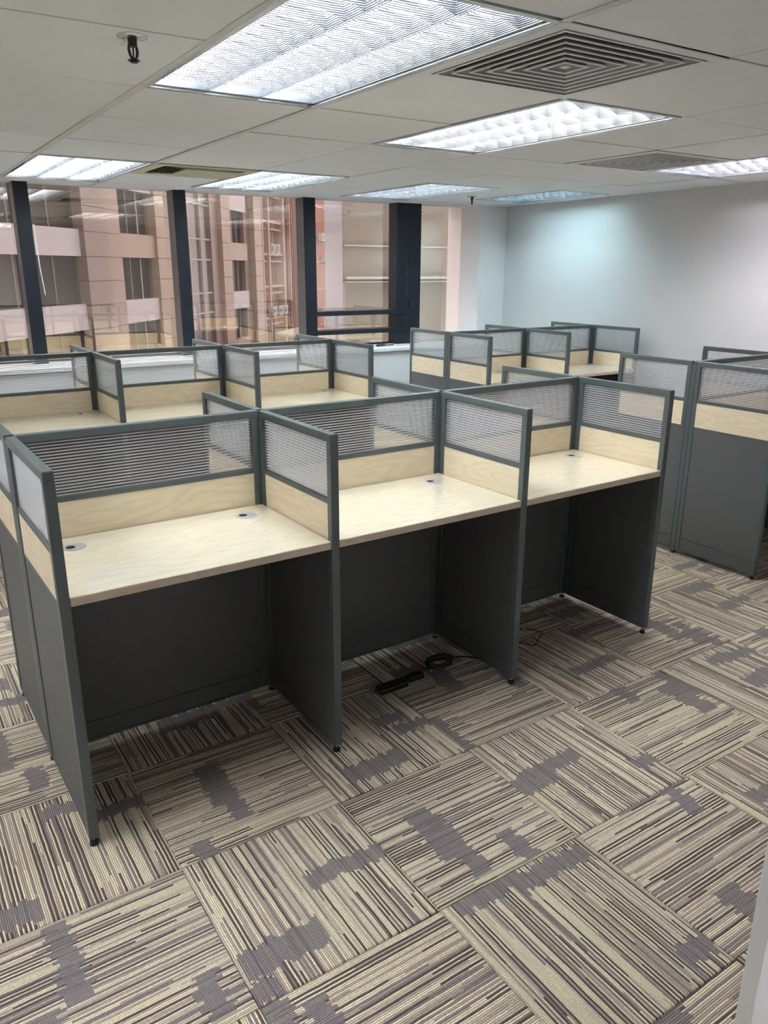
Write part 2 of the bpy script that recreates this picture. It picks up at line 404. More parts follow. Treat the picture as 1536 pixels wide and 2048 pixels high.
# ------------------------------------------------------------------ window wall
GY = 3.765
win_x = [-2.255, -1.07, 0.11, 1.30, 2.478, 3.595]
mull = [(-2.255, -2.155), (-1.07, -0.97), (0.111, 0.211), (1.301, 1.401), (2.476, 2.588), (3.595, 3.752)]
def navy_box(name, lst, parent, bev=0.002): return boxes(name, lst, M['navy'], parent, bev)
wid = 0
spans = [(XL, -2.255), (-2.155, -1.07), (-0.97, 0.111), (0.211, 1.301), (1.401, 2.476), (2.588, 3.595), (3.752, 4.36)]
for k, (a, b) in enumerate(spans):
    wn = structure('window_%d' % (k+1)); wn.matrix_world = RM
    box('pane', a, b, GY, GY+0.008, 0.82, 2.19, M['glass'], wn)
    if k > 0:
        c, d = mull[k-1]
        navy_box('mullion', [(c, d, YW, GY+0.03, 0.832, 2.165)], wn)
        box('side_sheen', c-0.004, c, YW+0.006, GY+0.02, 0.832, 2.16, M['mull_side'], wn)  # mullion's own side face; its reflected brown-grey is put into the colour
    navy_box('sill_bar', [(a, b, GY-0.03, GY+0.03, 0.80, 0.845)], wn)
    navy_box('head_bar', [(a, b, GY-0.03, GY+0.03, 2.166, 2.20)], wn)
    if k == 5:
        sash = navy_box('sash_frame', [(3.475, 3.595, YW+0.01, GY+0.02, 0.832, 2.165), (2.588, 2.606, YW+0.03, GY+0.02, 1.17, 2.165)], wn)
        navy_box('upper_rail', [(2.588, 3.595, YW, GY+0.02, 1.124, 1.166)], wn)
        navy_box('lower_rail', [(2.588, 3.595, YW, GY+0.02, 0.950, 0.990)], wn)
        for hz in (1.68, 1.255):
            h = boxes('window_handle', [(3.598, 3.622, YW-0.018, YW, hz-0.03, hz+0.03)], M['rubber'], wn, 0.003)
            boxes('lever', [(3.603, 3.617, YW-0.045, YW-0.012, hz-0.06, hz+0.005)], M['black_metal'], h, 0.004)
            
# thin white strip hanging beside the second mullion
t = thing('hanging_strip', 'thin white strip dangling against the left dark mullion of the windows', 'cord', room(0.222, YW-0.012, 0))
bm = bmesh.new()
pts = [(0.0, 0.0, 1.86), (0.002, 0, 1.70), (0.006, 0, 1.55), (0.020, -0.004, 1.35)]
for (a, b) in zip(pts[:-1], pts[1:]):
    a = Vector(a); b = Vector(b)
    vs = [bm.verts.new(a+Vector((-0.003, 0, 0))), bm.verts.new(a+Vector((0.003, 0, 0))), bm.verts.new(b+Vector((0.003, 0, 0))), bm.verts.new(b+Vector((-0.003, 0, 0)))]
    f = bm.faces.new(vs); r = bmesh.ops.extrude_face_region(bm, geom=[f]); bmesh.ops.translate(bm, vec=(0, 0.002, 0), verts=[g for g in r['geom'] if isinstance(g, bmesh.types.BMVert)])
bmesh.ops.recalc_face_normals(bm, faces=bm.faces)
o = obj('strip', mesh_of(bm, 'strip', M['white_plastic']), t)
# black cable clip lying on the ledge
t = thing('cable_clip', 'small black cable clip lying on the white window ledge', 'clip', room(3.22, 3.52, 0.832), GR+0.2)
boxes('body', [(-0.055, 0.05, -0.012, 0.012, 0.0, 0.018)], M['rubber'], t, 0.004)
boxes('tail', [(0.045, 0.17, -0.005, 0.004, 0.0, 0.009)], M['rubber'], t, 0.002)

# ------------------------------------------------------------------ ceiling
ceil = structure('ceiling'); ceil.matrix_world = RM
lampcells = {}
XS = [XL/S] + list(range(-5, 7)) + [7.05]
YS = [YB/S] + list(range(-6, 6)) + [5.66]
skip = set()
def cell_skip(i0, i1, j0, j1):
    for i in range(i0, i1):
        for j in range(j0, j1): skip.add((i, j))
cell_skip(0, 1, -2, 0); cell_skip(2, 3, -1, 1); cell_skip(0, 1, 3, 5); cell_skip(2, 3, 3, 5); cell_skip(4, 5, 3, 5)
cell_skip(-3, -2, -2, 0); cell_skip(-3, -2, 3, 5); cell_skip(1, 2, -6, -4); cell_skip(-5, -4, -3, -1); cell_skip(5, 6, -1, 1); cell_skip(1, 2, -2, -1); cell_skip(4, 5, 0, 1); cell_skip(1, 2, 3, 4)
FX0, FX1, FY0, FY1 = 5.74, 6.62, 2.80, 4.42
cell_skip(5, 8, 2, 6)
tm = {}
def ctile(x0, x1, y0, y1):
    w_, h_ = round((x1-x0)*S-0.0085, 4), round((y1-y0)*S-0.0085, 4)
    if (w_, h_) not in tm:
        bm = bmesh.new(); bm_box(bm, -w_/2, w_/2, -h_/2, h_/2, 0.0, 0.014, 0.0015); tm[(w_, h_)] = mesh_of(bm, 'ceiling_tile', M['tile'])
    o = obj('ceiling_tile', tm[(w_, h_)], ceil, ((x0+x1)/2*S, (y0+y1)/2*S, ZC+random.choice((0, 0.0008, 0.0015, 0.003))), (random.uniform(-0.002, 0.002), random.uniform(-0.002, 0.002), 0))
for a in range(len(XS)-1):
    for b in range(len(YS)-1):
        i, j = math.floor(XS[a]+1e-6), math.floor(YS[b]+1e-6)
        if (i, j) in skip: continue
        ctile(XS[a], XS[a+1], YS[b], YS[b+1])
for (x0, x1, y0, y1) in [(5, FX0, 2, 3), (5, FX0, 3, 4), (5, FX0, 4, 5), (5, FX0, 5, 5.66), (FX0, FX1, 2, FY0), (FX0, FX1, FY1, 5.66), (FX1, 7.05, 2, 3), (FX1, 7.05, 3, 4), (FX1, 7.05, 4, 5), (FX1, 7.05, 5, 5.66)]:
    ctile(x0, x1, y0, y1)
# exposed wide runners and recessed thin grid
for i in (0, 1):
    for (y0, y1) in ([(-6.8, 5.66)]):
        pass
def runner(name, x0, x1, y0, y1, z0, z1): box(name, x0*S, x1*S, y0*S, y1*S, z0, z1, M['tbar'], ceil)
for i, w_ in ((0, 0.034), (1, 0.030)):
    c = i*S
    box('grid_runner', c-w_/2, c+w_/2, YB+0.02, 5.66*S, ZC-0.0015, ZC+0.0, M['tbar'], ceil)
for i in range(-5, 7):
    if i in (0, 1): continue
    y1 = 2*S if i == 6 else 5.66*S
    box('grid_bar', i*S-0.012, i*S+0.012, YB+0.02, y1, ZC+0.0185, ZC+0.03, M['joint'], ceil)
inner = {(0, -1), (2, 0), (0, 4), (2, 4), (4, 4), (5, 0), (-3, -1), (-3, 4), (1, -5), (-5, -2)}   # joints that fall inside a lamp
for j in range(-6, 6):
    lst = []
    for i in range(-6, 7):
        if (i, j) in inner or (j > 2 and i >= 5): continue
        lst.append((max(XL+0.02, i*S), min((i+1)*S, 4.70), j*S-0.014, j*S+0.014, ZC+0.0175, ZC+0.0183))
    boxes('cross_bar', lst, M['joint'], ceil)
box('plenum_slab', XL-0.1, 4.9, YB-0.1, YW+0.36, ZC+0.30, ZC+0.40, M['slab'], ceil)

# ------------------------------------------------------------------ recessed fluorescent lamps
def make_lamp(name, w_, l_, tint, power, nblade=13):
    """built around its centre, z=0 at ceiling face; length along y"""
    t = thing(name, '', 'ceiling light')
    hw, hl = w_/2-0.004, l_/2-0.004
    fr = 0.020
    boxes('frame', [(-hw, hw, -hl, -hl+fr, -0.003, 0.012), (-hw, hw, hl-fr, hl, -0.003, 0.012), (-hw, -hw+fr, -hl+fr, hl-fr, -0.003, 0.012), (hw-fr, hw, -hl+fr, hl-fr, -0.003, 0.012)], M['aluminium'], t, 0.002)
    boxes('inner_frame', [(-hw+fr, hw-fr, -hl+fr, -hl+fr+0.020, 0.006, 0.03), (-hw+fr, hw-fr, hl-fr-0.020, hl-fr, 0.006, 0.03), (-hw+fr, -hw+fr+0.008, -hl+fr, hl-fr, 0.006, 0.03), (hw-fr-0.008, hw-fr, -hl+fr, hl-fr, 0.006, 0.03)], M['aluminium'], t)
    boxes('housing', [(-hw, hw, -hl, hl, 0.112, 0.116), (-hw, -hw+0.003, -hl, hl, 0.012, 0.112), (hw-0.003, hw, -hl, hl, 0.012, 0.112), (-hw, hw, -hl, -hl+0.003, 0.012, 0.112), (-hw, hw, hl-0.003, hl, 0.012, 0.112)], M['vent_white'], t)
    iw, il = hw-fr-0.006, hl-fr-0.018
    lane = 2*iw/3
    tube_me = None
    em = emission(name+' glow', tint, power)
    for k in range(3):
        cx = -iw+lane*(k+0.5)
        # long V reflectors on both sides of a lane
        bm = bmesh.new()
        prof = [(-lane/2+0.001, 0.004), (-lane/2+0.010, 0.030), (-lane/2+0.026, 0.052)]
        for sgn in (-1, 1):
            rows = []
            for (px, pz) in prof:
                rows.append((bm.verts.new((cx-sgn*px*-1 if sgn < 0 else cx-px, -il, pz)), bm.verts.new((cx-sgn*px*-1 if sgn < 0 else cx-px, il, pz))))
            for a, b in zip(rows[:-1], rows[1:]): bm.faces.new((a[0], a[1], b[1], b[0]))
        bmesh.ops.recalc_face_normals(bm, faces=bm.faces)
        obj('side_reflector', mesh_of(bm, 'side_reflector', M['louvre'], True), t)
        # cross blades, V section with a lower edge dipping in the middle
        bm = bmesh.new()
        for q in range(nblade+1):
            y = -il+2*il*q/nblade
            seg = 6; L = []
            for a in range(seg+1):
                s_ = -1+2*a/seg; x = cx+s_*(lane/2-0.002)
                zb = 0.006+0.020*(1-s_*s_)
                L.append((bm.verts.new((x, y-0.013, 0.050)), bm.verts.new((x, y-0.005, zb+0.016)), bm.verts.new((x, y, zb)), bm.verts.new((x, y+0.005, zb+0.016)), bm.verts.new((x, y+0.013, 0.050))))
            for a, b in zip(L[:-1], L[1:]):
                for c_ in range(4): bm.faces.new((a[c_], b[c_], b[c_+1], a[c_+1]))
        bmesh.ops.recalc_face_normals(bm, faces=bm.faces)
        obj('cross_louvre', mesh_of(bm, 'cross_louvre', M['louvre']), t)
        bm = bmesh.new(); vv = bm_cyl(bm, 0, 0, -il+0.02, il-0.02, 0.014, seg=10, axis='y')
        bmesh.ops.translate(bm, vec=(cx, 0, 0.078), verts=vv)
        obj('fluorescent_tube', mesh_of(bm, 'fluorescent_tube', em, True), t)
    return t
def lamp_at(name, i0, i1, j0, j1, tint, power, label, nb=13):
    t = make_lamp(name, (i1-i0)*S, (j1-j0)*S, tint, power, nb)
    t.matrix_world = RM @ Matrix.Translation(((i0+i1)/2*S, (j0+j1)/2*S, ZC))
    t['label'] = label; t['group'] = 'recessed fluorescent ceiling lights'
    return t
LN = 'ceiling_light'
lamp_at(LN, 0, 1, -2, 0, (0.86, 0.93, 1.0), TUBE, 'largest nearest recessed fluorescent light, at the top edge of the photo')
lamp_at(LN, 2, 3, -1, 1, (0.98, 0.99, 0.96), TUBE, 'warm white recessed light just beyond the large square air diffuser')
lamp_at(LN, 0, 1, 3, 5, (0.90, 0.97, 1.0), TUBE, 'recessed light at far left, left of the beige slotted vent')
lamp_at(LN, 2, 3, 3, 5, (0.87, 0.98, 1.0), TUBE, 'recessed light right of the beige slotted vent, near the windows')
lamp_at(LN, 4, 5, 3, 5, (0.82, 0.95, 1.0), TUBE*0.8, 'recessed light above the openable window, left of the far sprinkler')
lamp_at(LN, FX0, FX1, FY0, FY1, (0.62, 0.92, 1.0), TUBE*0.5, 'cyan tinted recessed light in the far corner, right of the far sprinkler', 11)
lamp_at(LN, 5, 6, -1, 1, (0.95, 0.93, 1.0), TUBE, 'recessed light at the right edge, touching the smaller square diffuser')
# added out-of-view lights: general fill, and one to brighten the door
lamp_at(LN, -3, -2, -2, 0, (0.95, 0.98, 1.0), TUBE*0.9, 'added fill light in the left part of the room, outside the picture')
lamp_at(LN, 1, 2, -6, -4, (0.92, 0.95, 1.0), TUBE*1.8, 'added fill light behind the open door, outside the picture')
lamp_at(LN, -3, -2, 3, 5, (0.95, 1.0, 0.98), TUBE, 'added fill light in the left part of the room by the windows, outside the picture')
lamp_at(LN, -5, -4, -3, -1, (0.95, 0.98, 1.0), TUBE, 'added fill light at the left wall of the room, outside the picture')

# ------------------------------------------------------------------ air diffusers
def square_vent(i0, j0, label, seed):
    t = thing('air_diffuser', label, 'air vent'); t['group'] = 'square ceiling air diffusers'
    t.matrix_world = RM @ Matrix.Translation(((i0+0.5)*S, (j0+0.5)*S, ZC))
    h = S/2+0.001
    def ring(name, ro, ri, z0, z1, m, tilt=0.0):
        bm = bmesh.new()
        a = [bm.verts.new((x*ro, y*ro, z0)) for x, y in ((-1, -1), (1, -1), (1, 1), (-1, 1))]
        b = [bm.verts.new((x*ri, y*ri, z1)) for x, y in ((-1, -1), (1, -1), (1, 1), (-1, 1))]
        a2 = [bm.verts.new((v.co.x, v.co.y, v.co.z+0.003)) for v in a]; b2 = [bm.verts.new((v.co.x, v.co.y, v.co.z+0.003)) for v in b]
        for k in range(4):
            l = (k+1) % 4
            bm.faces.new((a[k], a[l], b[l], b[k])); bm.faces.new((a2[k], b2[k], b2[l], a2[l]))
            bm.faces.new((a[k], a2[k], a2[l], a[l])); bm.faces.new((b[k], b[l], b2[l], b2[k]))
        bmesh.ops.recalc_face_normals(bm, faces=bm.faces)
        return obj(name, mesh_of(bm, name, m), t)
    ring('rim', h, h-0.042, -0.003, -0.003, M['vent_white'])
    r = h-0.044
    for k in range(7):
        # sloped blade: bottom lip outside, rising inward
        ring('blade', r-0.010, r-0.030, -0.001, 0.022, M['vent_blade'])
        ring('blade_lip', r-0.005, r-0.012, -0.005, -0.005, M['vent_lip'])
        r -= 0.0395
    box('centre_plate', -r+0.004, r-0.004, -r+0.004, r-0.004, -0.002, 0.002, M['vent_white'], t)
    boxes('duct_box', [(-h, h, -h, h, 0.09, 0.10), (-h, -h+0.003, -h, h, 0.004, 0.09), (h-0.003, h, -h, h, 0.004, 0.09), (-h, h, -h, -h+0.003, 0.004, 0.09), (-h, h, h-0.003, h, 0.004, 0.09)], M['vent_dark'], t)
    return t
square_vent(1, -2, 'large square air diffuser of nested frames, beside the nearest light', 1)
square_vent(4, 0, 'smaller looking square air diffuser, touching the light at the right edge', 2)
# beige slotted vent
t = thing('slotted_vent', 'beige ceiling vent with long dark curved slots near the windows', 'air vent')
t.matrix_world = RM @ Matrix.Translation((1.5*S, 3.44*S, ZC))
hx, hy = S/2-0.004, 0.43*S
boxes('rim', [(-hx, hx, -hy, -hy+0.07, -0.004, 0.004), (-hx, hx, hy-0.075, hy, -0.004, 0.004), (-hx, -hx+0.07, -hy+0.07, hy-0.075, -0.004, 0.004), (hx-0.05, hx, -hy+0.07, hy-0.075, -0.004, 0.004)], M['vent_beige'], t, 0.001)
for k in range(5):
    x0 = -hx+0.075+k*0.036; y0 = -hy+0.075+k*0.022
    bm = bmesh.new()
    prof = [(x0, hy-0.077), (x0+0.016, y0+0.016), (hx-0.055, y0+0.010)]
    for (a, b) in zip(prof[:-1], prof[1:]):
        d = Vector((b[0]-a[0], b[1]-a[1], 0)).normalized(); nrm = Vector((-d.y, d.x, 0))*0.0085
        A = Vector((a[0], a[1], -0.002)); B = Vector((b[0], b[1], -0.002)); up = Vector((0, 0, 0.006))
        q = [bm.verts.new(A), bm.verts.new(B), bm.verts.new(B+nrm*1.3+up), bm.verts.new(A+nrm*1.3+up)]
        f = bm.faces.new(q); r = bmesh.ops.extrude_face_region(bm, geom=[f]); bmesh.ops.translate(bm, vec=(0, 0, 0.002), verts=[g for g in r['geom'] if isinstance(g, bmesh.types.BMVert)])
    bmesh.ops.recalc_face_normals(bm, faces=bm.faces)
    obj('curved_slat', mesh_of(bm, 'curved_slat', M['vent_beige']), t)
boxes('fill_plate', [(-hx+0.25, hx-0.05, -hy+0.185, hy-0.075, -0.003, 0.002)], M['vent_beige'], t)
boxes('duct_box', [(-hx, hx, -hy, hy, 0.07, 0.08), (-hx, -hx+0.003, -hy, hy, 0.004, 0.07), (hx-0.003, hx, -hy, hy, 0.004, 0.07), (-hx, hx, -hy, -hy+0.003, 0.004, 0.07), (-hx, hx, hy-0.003, hy, 0.004, 0.07)], M['vent_dark'], t)
ctile(1, 2, 3.88, 4.0)

# ------------------------------------------------------------------ sprinklers
def sprinkler(x, y, label, rz):
    t = thing('sprinkler', label, 'sprinkler', room(x, y, ZC), rz, 'pendant fire sprinklers')
    bm = bmesh.new()
    n_ = 28; prof = [(0.041, 0.0), (0.039, -0.004), (0.022, -0.007), (0.012, -0.003), (0.012, 0.02)]
    rings = []
    for (r_, z_) in prof: rings.append([bm.verts.new((r_*math.cos(2*math.pi*a/n_), r_*math.sin(2*math.pi*a/n_), z_)) for a in range(n_)])
    for A, B in zip(rings[:-1], rings[1:]):
        for a in range(n_): bm.faces.new((A[a], A[(a+1) % n_], B[(a+1) % n_], B[a]))
    bmesh.ops.recalc_face_normals(bm, faces=bm.faces)
    obj('escutcheon', mesh_of(bm, 'escutcheon', M['aluminium'], True), t)
    bm = bmesh.new(); bm_cyl(bm, 0, 0, -0.026, 0.0, 0.0125, 0.014, 6); obj('nozzle', mesh_of(bm, 'nozzle', M['black_metal']), t)
    bm = bmesh.new()
    for sgn in (-1, 1):
        pts = [(0.010, -0.014), (0.0155, -0.024), (0.018, -0.035), (0.014, -0.047), (0.006, -0.056)]
        for (a, b) in zip(pts[:-1], pts[1:]):
            q = [bm.verts.new((sgn*(a[0]+dx), dy, a[1])) for dx, dy in ((-0.0025, -0.003), (0.0025, -0.003), (0.0025, 0.003), (-0.0025, 0.003))]
            p_ = [bm.verts.new((sgn*(b[0]+dx), dy, b[1])) for dx, dy in ((-0.0025, -0.003), (0.0025, -0.003), (0.0025, 0.003), (-0.0025, 0.003))]
            for k in range(4): bm.faces.new((q[k], q[(k+1) % 4], p_[(k+1) % 4], p_[k]))
            bm.faces.new(q); bm.faces.new(p_)
    bmesh.ops.recalc_face_normals(bm, faces=bm.faces)
    obj('yoke_frame', mesh_of(bm, 'yoke_frame', M['black_metal']), t)
    bm = bmesh.new(); bm_cyl(bm, 0, 0, -0.054, -0.020, 0.0022, seg=8); obj('glass_bulb', mesh_of(bm, 'glass_bulb', M['black_metal']), t)
    bm = bmesh.new(); bm_cyl(bm, 0, 0, -0.060, -0.053, 0.008, 0.006, 10)
    r = bm_cyl(bm, 0, 0, -0.0635, -0.0615, 0.0165, 0.0165, 16)
    for v in r:
        if v.co.xy.length > 0.01: v.co.z += 0.004
    r = bm_cyl(bm, 0, 0, -0.064, -0.058, 0.010, 0.010, 12)
    obj('deflector', mesh_of(bm, 'deflector', M['black_metal']), t)
    return t
s1 = sprinkler(-0.196, -0.606, 'black pendant sprinkler beside the nearest ceiling light', 0.6)
s2 = sprinkler(3.632, 2.707, 'small black pendant sprinkler between the two farthest ceiling lights', 0.6)
# lifted paper flap by the first sprinkler
bm = bmesh.new()
vs = [bm.verts.new(v) for v in [(-0.015, 0.0, -0.004), (0.045, 0.012, -0.001), (0.020, 0.045, -0.016), (-0.01, 0.04, -0.02)]]
f = bm.faces.new(vs); r = bmesh.ops.extrude_face_region(bm, geom=[f]); bmesh.ops.translate(bm, vec=(0, 0, 0.001), verts=[g for g in r['geom'] if isinstance(g, bmesh.types.BMVert)])
bmesh.ops.recalc_face_normals(bm, faces=bm.faces)
o = obj('torn_flap', mesh_of(bm, 'torn_flap', M['tile']), s1); o['label'] = 'torn ceiling tile edge hanging down'

# ------------------------------------------------------------------ partition panels
H = 1.091; TH = 0.028
ZM0, ZM1 = 0.871, 0.887; ZW0 = 0.740; ZK = 0.098
def make_panel(L, feet):
    t = thing('partition_panel', '', 'partition')
    ht = TH/2; st = 0.025
    bm = bmesh.new(); bm_box(bm, 0, st, -ht, ht, 0.028, H-0.026, 0.002); obj('stile', mesh_of(bm, 'stile', M['frame']), t)
    bm = bmesh.new(); bm_box(bm, L-st, L, -ht, ht, 0.028, H-0.026, 0.002); obj('stile', mesh_of(bm, 'stile', M['frame']), t)
    box('top_rail', 0, L, -ht, ht, H-0.026, H, M['frame'], t, 0.003)
    box('middle_rail', st, L-st, -0.012, 0.012, ZM0, ZM1, M['frame'], t, 0.0015)
    box('lower_rail', st, L-st, -0.0115, 0.0115, ZW0-0.008, ZW0, M['frame'], t)
    box('bottom_rail', st, L-st, -0.012, 0.012, 0.028, 0.036, M['frame'], t)
    # clear sheet: two skins and horizontal webs
    pn = box('clear_pane', st, L-st, -0.0048, 0.0048, ZM1, H-0.026, M['poly'], t)
    bm = bmesh.new(); z = ZM1+0.003
    while z < H-0.03:
        bm_box(bm, st, L-st, -0.0045, 0.0045, z, z+0.0024); z += 0.0098
    o = obj('pane_ribs', mesh_of(bm, 'pane_ribs', M['web']), t); o['kind'] = 'stuff'
    box('wood_panel', st, L-st, -0.010, 0.010, ZW0, ZM0, M['wood_panel'], t)
    # wood panel object origin shifted so its grain starts differently
    box('lower_panel', st, L-st, -0.010, 0.010, ZK+0.002, ZW0-0.008, M['dark_panel'], t)
    box('kick_panel', st, L-st, -0.0095, 0.0095, 0.036, ZK-0.001, M['dark_panel'], t)
    for x in feet:
        bm = bmesh.new(); bm_cyl(bm, x, 0, 0.0, 0.010, 0.013, 0.012, 18); bm_cyl(bm, x, 0, 0.010, 0.016, 0.008, 0.006, 12)
        ft = obj('levelling_foot', mesh_of(bm, 'levelling_foot', M['rubber']), t)
        bm = bmesh.new(); bm_cyl(bm, x, 0, 0.016, 0.03, 0.004, 0.004, 8); obj('bolt', mesh_of(bm, 'bolt', M['screw']), ft)
    return t
def make_post():
    t = thing('partition_post', '', 'post')
    box('post_tube', -0.0145, 0.0145, -0.0145, 0.0145, 0.022, H-0.012, M['post'], t, 0.003)
    box('cap', -0.0125, 0.0125, -0.0125, 0.0125, H-0.012, H-0.008, M['rubber'], t)
    bm = bmesh.new(); bm_cyl(bm, 0, 0, 0.0, 0.010, 0.014, 0.013, 18)
    f = obj('levelling_foot', mesh_of(bm, 'levelling_foot', M['rubber']), t)
    bm = bmesh.new(); bm_cyl(bm, 0, 0, 0.010, 0.024, 0.005, 0.005, 8); obj('bolt', mesh_of(bm, 'bolt', M['screw']), f)
    return t
ZD = 0.756; DL = 0.769
def make_desk():
    """back edge at y=0, front edge at y=-0.482, x centred"""
    t = thing('desktop', '', 'desktop')
    box('worktop', -DL/2, DL/2, -0.481, 0, ZD-0.025, ZD, M['desk'], t, 0.0012)
    box('edge_strip', -DL/2, DL/2, -0.4835, -0.481, ZD-0.0245, ZD-0.0015, M['edge'], t)
    for gx, sx in ((-0.281, 1), (0.281, -1)):
        n_ = 32
        bm = bmesh.new(); bm_cyl(bm, 0, 0, 0.0, 0.0022, 0.0355, 0.034, n_)
        g = obj('grommet', mesh_of(bm, 'grommet', M['grommet']), t, (gx, -0.097, ZD), (0, 0, 0.3*sx))
        bm = bmesh.new(); vv = bm_cyl(bm, 0, 0, 0.0022, 0.0030, 0.0135, 0.0135, 20)
        for v in vv: v.co.x = v.co.x*1.0-0.013
        obj('cable_hole', mesh_of(bm, 'cable_hole', M['hole']), g)
        bm = bmesh.new(); vv = bm_cyl(bm, 0, 0, 0.0020, 0.0027, 0.0155, 0.0150, 20)
        for v in vv: v.co.x = v.co.x*1.0-0.013
        obj('hole_rim', mesh_of(bm, 'hole_rim', M['screw']), g)
    return t
proto = {}
def place(kind, loc, rz, label, group):
    if kind not in proto:
        t = {'spine': lambda: make_panel(0.771, []), 'wing': lambda: make_panel(0.485, [0.47]), 'post': make_post, 'desk': make_desk}[kind]()
        t.location = loc; t.rotation_euler = (0, 0, rz); t['label'] = label; t['group'] = group
        proto[kind] = t; return t
    return dup(proto[kind], loc, rz, label, group)

def cluster(x0, y0, rot, n, a, b, names, cl, near_only_desks=None, skip_wing=()):
    """n bays along x; cl = words naming the cluster; names = bay words"""
    Mx = Matrix.Translation((x0, y0, 0)) @ Matrix.Rotation(rot, 4, 'Z')
    P = lambda x, y, z=0: tuple(Mx @ Vector((x, y, z)))
    jn = {1: ['left', 'right'], 2: ['left', 'middle', 'right'], 3: ['left', 'second', 'third', 'right']}[n]
    bn = {1: ['only'], 2: ['left', 'right'], 3: ['left', 'middle', 'right']}[n]
    for i in range(n+1):
        place('post', P(i*a, 0), rot, '%s slate post in the spine of %s' % (jn[i], cl), 'posts of ' + cl)
        place('wing', P(i*a, -0.0155), rot-math.pi/2, '%s near-side divider panel of %s' % (jn[i], cl), 'divider panels of ' + cl)
        place('wing', P(i*a, 0.0155), rot+math.pi/2, '%s far-side divider panel of %s' % (jn[i], cl), 'divider panels of ' + cl)
    for i in range(n):
        place('spine', P(i*a+0.0145+(a-0.8)/2, 0), rot, '%s clear-topped spine panel of %s' % (bn[i], cl), 'spine panels of ' + cl)
        place('desk', P((i+0.5)*a, -0.0145), rot, '%s near-side pale wood desktop of %s' % (bn[i], cl), 'desktops of ' + cl)
        place('desk', P((i+0.5)*a, 0.0145), rot+math.pi, '%s far-side pale wood desktop of %s' % (bn[i], cl), 'desktops of ' + cl)
cluster(0.0, 0.0, 0.0, 3, 0.8, 0.5, None, 'the nearest desk cluster')
cluster(0.03, 2.269, -0.0031, 3, 0.8, 0.5, None, 'the left cluster beside the windows')
cluster(3.520, 2.335, -0.0183, 2, 0.8, 0.5, None, 'the far corner cluster by the white wall')
cluster(3.408, 0.0887, -0.0048, 2, 0.8, 0.5, None, 'the cluster at the right edge')

# ------------------------------------------------------------------ cables on the carpet
def tube(name, pts, r, m, parent=None):
    P_ = [Vector(p) for p in pts]; Q = []
    for k in range(len(P_)-1):
        p0 = P_[max(0, k-1)]; p1 = P_[k]; p2 = P_[k+1]; p3 = P_[min(len(P_)-1, k+2)]
        for u in (0, 0.25, 0.5, 0.75):
            Q.append(0.5*((2*p1)+(p2-p0)*u+(2*p0-5*p1+4*p2-p3)*u*u+(3*p1-p0-3*p2+p3)*u*u*u))
    Q.append(P_[-1]); bm = bmesh.new(); rings = []
    for k, q in enumerate(Q):
        d = (Q[min(k+1, len(Q)-1)]-Q[max(k-1, 0)]).normalized(); a_ = d.cross(Vector((0, 0, 1))).normalized(); b_ = a_.cross(d)
        rings.append([bm.verts.new(q+(a_*math.cos(t_)+b_*math.sin(t_))*r) for t_ in [2*math.pi*x/7 for x in range(7)]])
    for A, B in zip(rings[:-1], rings[1:]):
        for x in range(7): bm.faces.new((A[x], A[(x+1) % 7], B[(x+1) % 7], B[x]))
    bm.faces.new(rings[0]); bm.faces.new(rings[-1]); bmesh.ops.recalc_face_normals(bm, faces=bm.faces)
    return obj(name, mesh_of(bm, name, m, True), parent)
rr = random.Random(3)
t = thing('cable_bundle', 'black cable bundle lying on carpet under the middle desk', 'cable', (1.32, -0.23, 0.0))
def coil(cx, cy, n, r0, z):
    return [(cx+r0*math.cos(a*0.9)*(1+0.25*rr.random()), cy+0.55*r0*math.sin(a*0.9)*(1+0.3*rr.random()), z+0.004*rr.random()+0.0012*a) for a in range(n)]
tube('coiled_cable', coil(0.13, 0.01, 26, 0.055, 0.005), 0.0032, M['cable'], t)
tube('long_cable', [(-0.16, -0.03, 0.004), (-0.12, 0.0, 0.005), (-0.05, 0.005, 0.010), (0.0, 0.02, 0.006), (0.05, 0.0, 0.012), (0.12, 0.05, 0.01), (0.25, 0.02, 0.004), (0.30, -0.03, 0.004)], 0.0036, M['cable'], t)
bx = boxes('power_block', [(-0.20, -0.07, -0.055, -0.005, 0.0, 0.024)], M['cable'], t, 0.006)
boxes('plug', [(-0.05, 0.02, -0.035, 0.0, 0.0, 0.022), (-0.062, -0.05, -0.022, -0.014, 0.008, 0.013)], M['rubber'], t, 0.004)
o = tube('thin_cable', [(1.76, -0.33, 0.003), (1.80, -0.27, 0.003), (1.86, -0.25, 0.006), (1.90, -0.31, 0.004), (1.95, -0.28, 0.003), (2.02, -0.24, 0.003), (1.99, -0.17, 0.003)], 0.0022, M['cable'])
o['label'] = 'thin black cable curling on carpet under the right desk'; o['category'] = 'cable'

# ------------------------------------------------------------------ the street outside
D0 = Vector((7.32189791, 28.61739642, 0)); FS = 1.2
base = Vector((O.x, O.y, 0)) + FS*(D0-Vector((O.x, O.y, 0)))
FA = math.radians(45.3947)
def fz(z): return O.z + FS*(z-O.z)
def fb(s0, s1, y0, y1, z0, z1): return (s0*FS, s1*FS, y0, y1, fz(z0), fz(z1))
off = thing('office_building', 'granite clad office block with white bands seen through the left windows', 'building', tuple(base), FA)
GZ = -13.0
